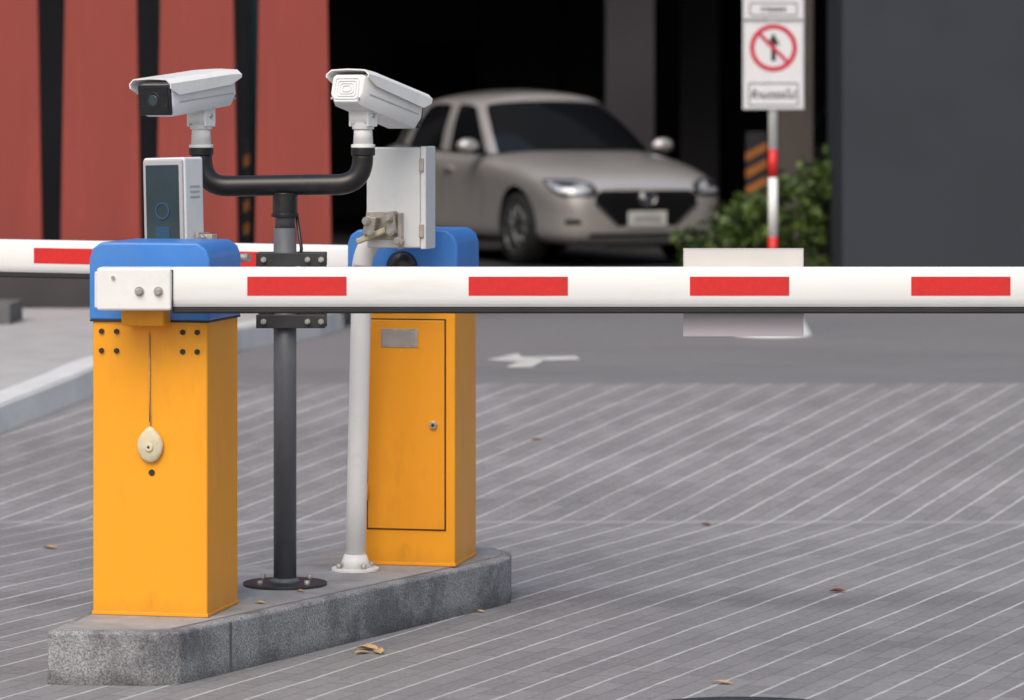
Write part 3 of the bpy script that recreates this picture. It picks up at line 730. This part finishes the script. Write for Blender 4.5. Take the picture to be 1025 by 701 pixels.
    for s in (-1,1):
        bm=bmesh.new(); bmesh.ops.create_uvsphere(bm,u_segments=20,v_segments=12,radius=1)
        for v in bm.verts: v.co=Vector((v.co.x*.065,v.co.y*.10,v.co.z*.064))
        finish(bm,'mirror',paint,root,(.50,s*.94,.995),smooth=True)
        box('mirror_stem',(.06,.12,.03),(.53,s*.85,.955),'carblack',root,bevel=.008)
    for ax in (1.23,-1.34):
        for s in (-1,1):
            w=empty('wheel',(ax,s*.745,.305),parent=root)
            bm=bmesh.new(); pr=[(.205,-.09),(.285,-.095),(.300,-.075),(.305,0),(.300,.075),(.285,.095),(.205,.09)]
            rg=[[bm.verts.new((r*math.cos(a),y,r*math.sin(a))) for r,y in pr] for a in [2*math.pi*k/40 for k in range(40)]]
            for i in range(40):
                for j in range(6): bm.faces.new([rg[i][j],rg[i][j+1],rg[(i+1)%40][j+1],rg[(i+1)%40][j]])
            finish(bm,'tyre','tyre',w,smooth=True)
            tube('rim',[(.200*math.cos(a*math.pi/18),s*.085,.200*math.sin(a*math.pi/18)) for a in range(37)],.012,'alloy',w,seg=8)
            cyl('brake_disc',(0,s*.02,0),(0,s*.03,0),.19,'darksteel',w)
            cyl('hub',(0,s*.03,0),(0,s*.09,0),.04,'alloy',w)
            for k in range(10):
                a=2*math.pi*k/10
                tube('spoke',[(.03*math.cos(a),s*.088,.03*math.sin(a)),(.195*math.cos(a+.08),s*.083,.195*math.sin(a+.08))],.013,'alloy',w,seg=6)
    box('wiper',(.02,.5,.01),(.985,.1,.985),'carblack',root,bevel=.002)
    return root
car((.26,31.6,.304),R(-65),'carpaint')
car((4.15,35.9,.304),R(-70),'cardark')

# ---------------------------------------------------------------- manhole & leaves
mh=empty('manhole_cover',(.6,9.135,0))
cyl('frame',(0,0,-.02),(0,0,.0085),.37,'iron',mh,seg=64,bevel=.001)
cyl('lid',(0,0,0),(0,0,.011),.335,'darksteel',mh,seg=64,bevel=.001)
bm=bmesh.new(); rnd=random.Random(5)
def leaf(x,y,s,a,mi,z=None):
    z=(H(y)+.008) if z is None else z
    pts=[(0,-1,.0),(.42,-.4,.22),(.45,.2,.30),(0,1,.05),(-.42,.25,.25),(-.38,-.45,.12)]
    vs=[]
    for px,py,pz in pts:
        X=px*math.cos(a)-py*math.sin(a); Y=px*math.sin(a)+py*math.cos(a); vs.append(bm.verts.new((x+X*s,y+Y*s,z+pz*s*rnd.uniform(.6,1.2))))
    c=bm.verts.new((x,y,z))
    for i in range(6):
        f=bm.faces.new([vs[i],vs[(i+1)%6],c]); f.material_index=mi
for (x,y,s,a,mi) in ((-.415,10.36,.040,1.1,0),(-.385,10.30,.034,.3,0),(-.43,10.29,.028,2.2,0),(1.054,11.62,.030,1.5,1),(.57,9.74,.030,1.3,0),(-1.65,12.8,.034,1.2,0),
                     (.73,13.52,.025,.8,1),(-.1,11.15,.02,1,0),(-.55,15.2,.03,1,0),(1.9,13.1,.02,0,1),(-1.2,14.2,.02,2,0),(.1,15.3,.03,1.4,0),(-1.02,12.1,.02,.4,1)):
    leaf(x,y,s,a,mi)
for (x,y) in ((-.72,10.25),(-.62,10.5)): leaf(x,y,.018,1,0,.156)
finish(bm,'fallen_leaves',['leafdry','leafbrown'])

# ---------------------------------------------------------------- light, world, camera
w=D.worlds.new('World'); scene.world=w; w.use_nodes=True; n=w.node_tree.nodes; l=w.node_tree.links
sky=n.new('ShaderNodeTexSky'); sky.sky_type='NISHITA'; sky.sun_disc=False
EL,AZ=R(50),R(200)
sky.sun_elevation=EL; sky.sun_rotation=AZ; sky.air_density=1.4; sky.dust_density=5.0; sky.ozone_density=1.0
l.new(sky.outputs[0],n['Background'].inputs['Color']); n['Background'].inputs['Strength'].default_value=.15
sl=D.lights.new('sun','SUN'); sl.energy=1.3; sl.angle=R(45); sl.color=(1,.98,.96)
so=D.objects.new('sun',sl); COL.objects.link(so)
d=Vector((math.sin(AZ)*math.cos(EL),math.cos(AZ)*math.cos(EL),math.sin(EL)))
so.rotation_euler=d.to_track_quat('Z','Y').to_euler(); so.location=(0,0,20)
cam=D.cameras.new('camera'); co=D.objects.new('camera',cam); COL.objects.link(co)
cam.sensor_width=36; cam.lens=36*3590/1024; cam.clip_end=1000; cam.shift_y=-232/1024
co.location=(0,0,1.54); co.rotation_euler=(R(90),0,0)
cam.dof.use_dof=True; cam.dof.focus_distance=10.3; cam.dof.aperture_fstop=3.9
scene.camera=co
scene.view_settings.view_transform='Standard'; scene.view_settings.look='None'; scene.view_settings.exposure=0
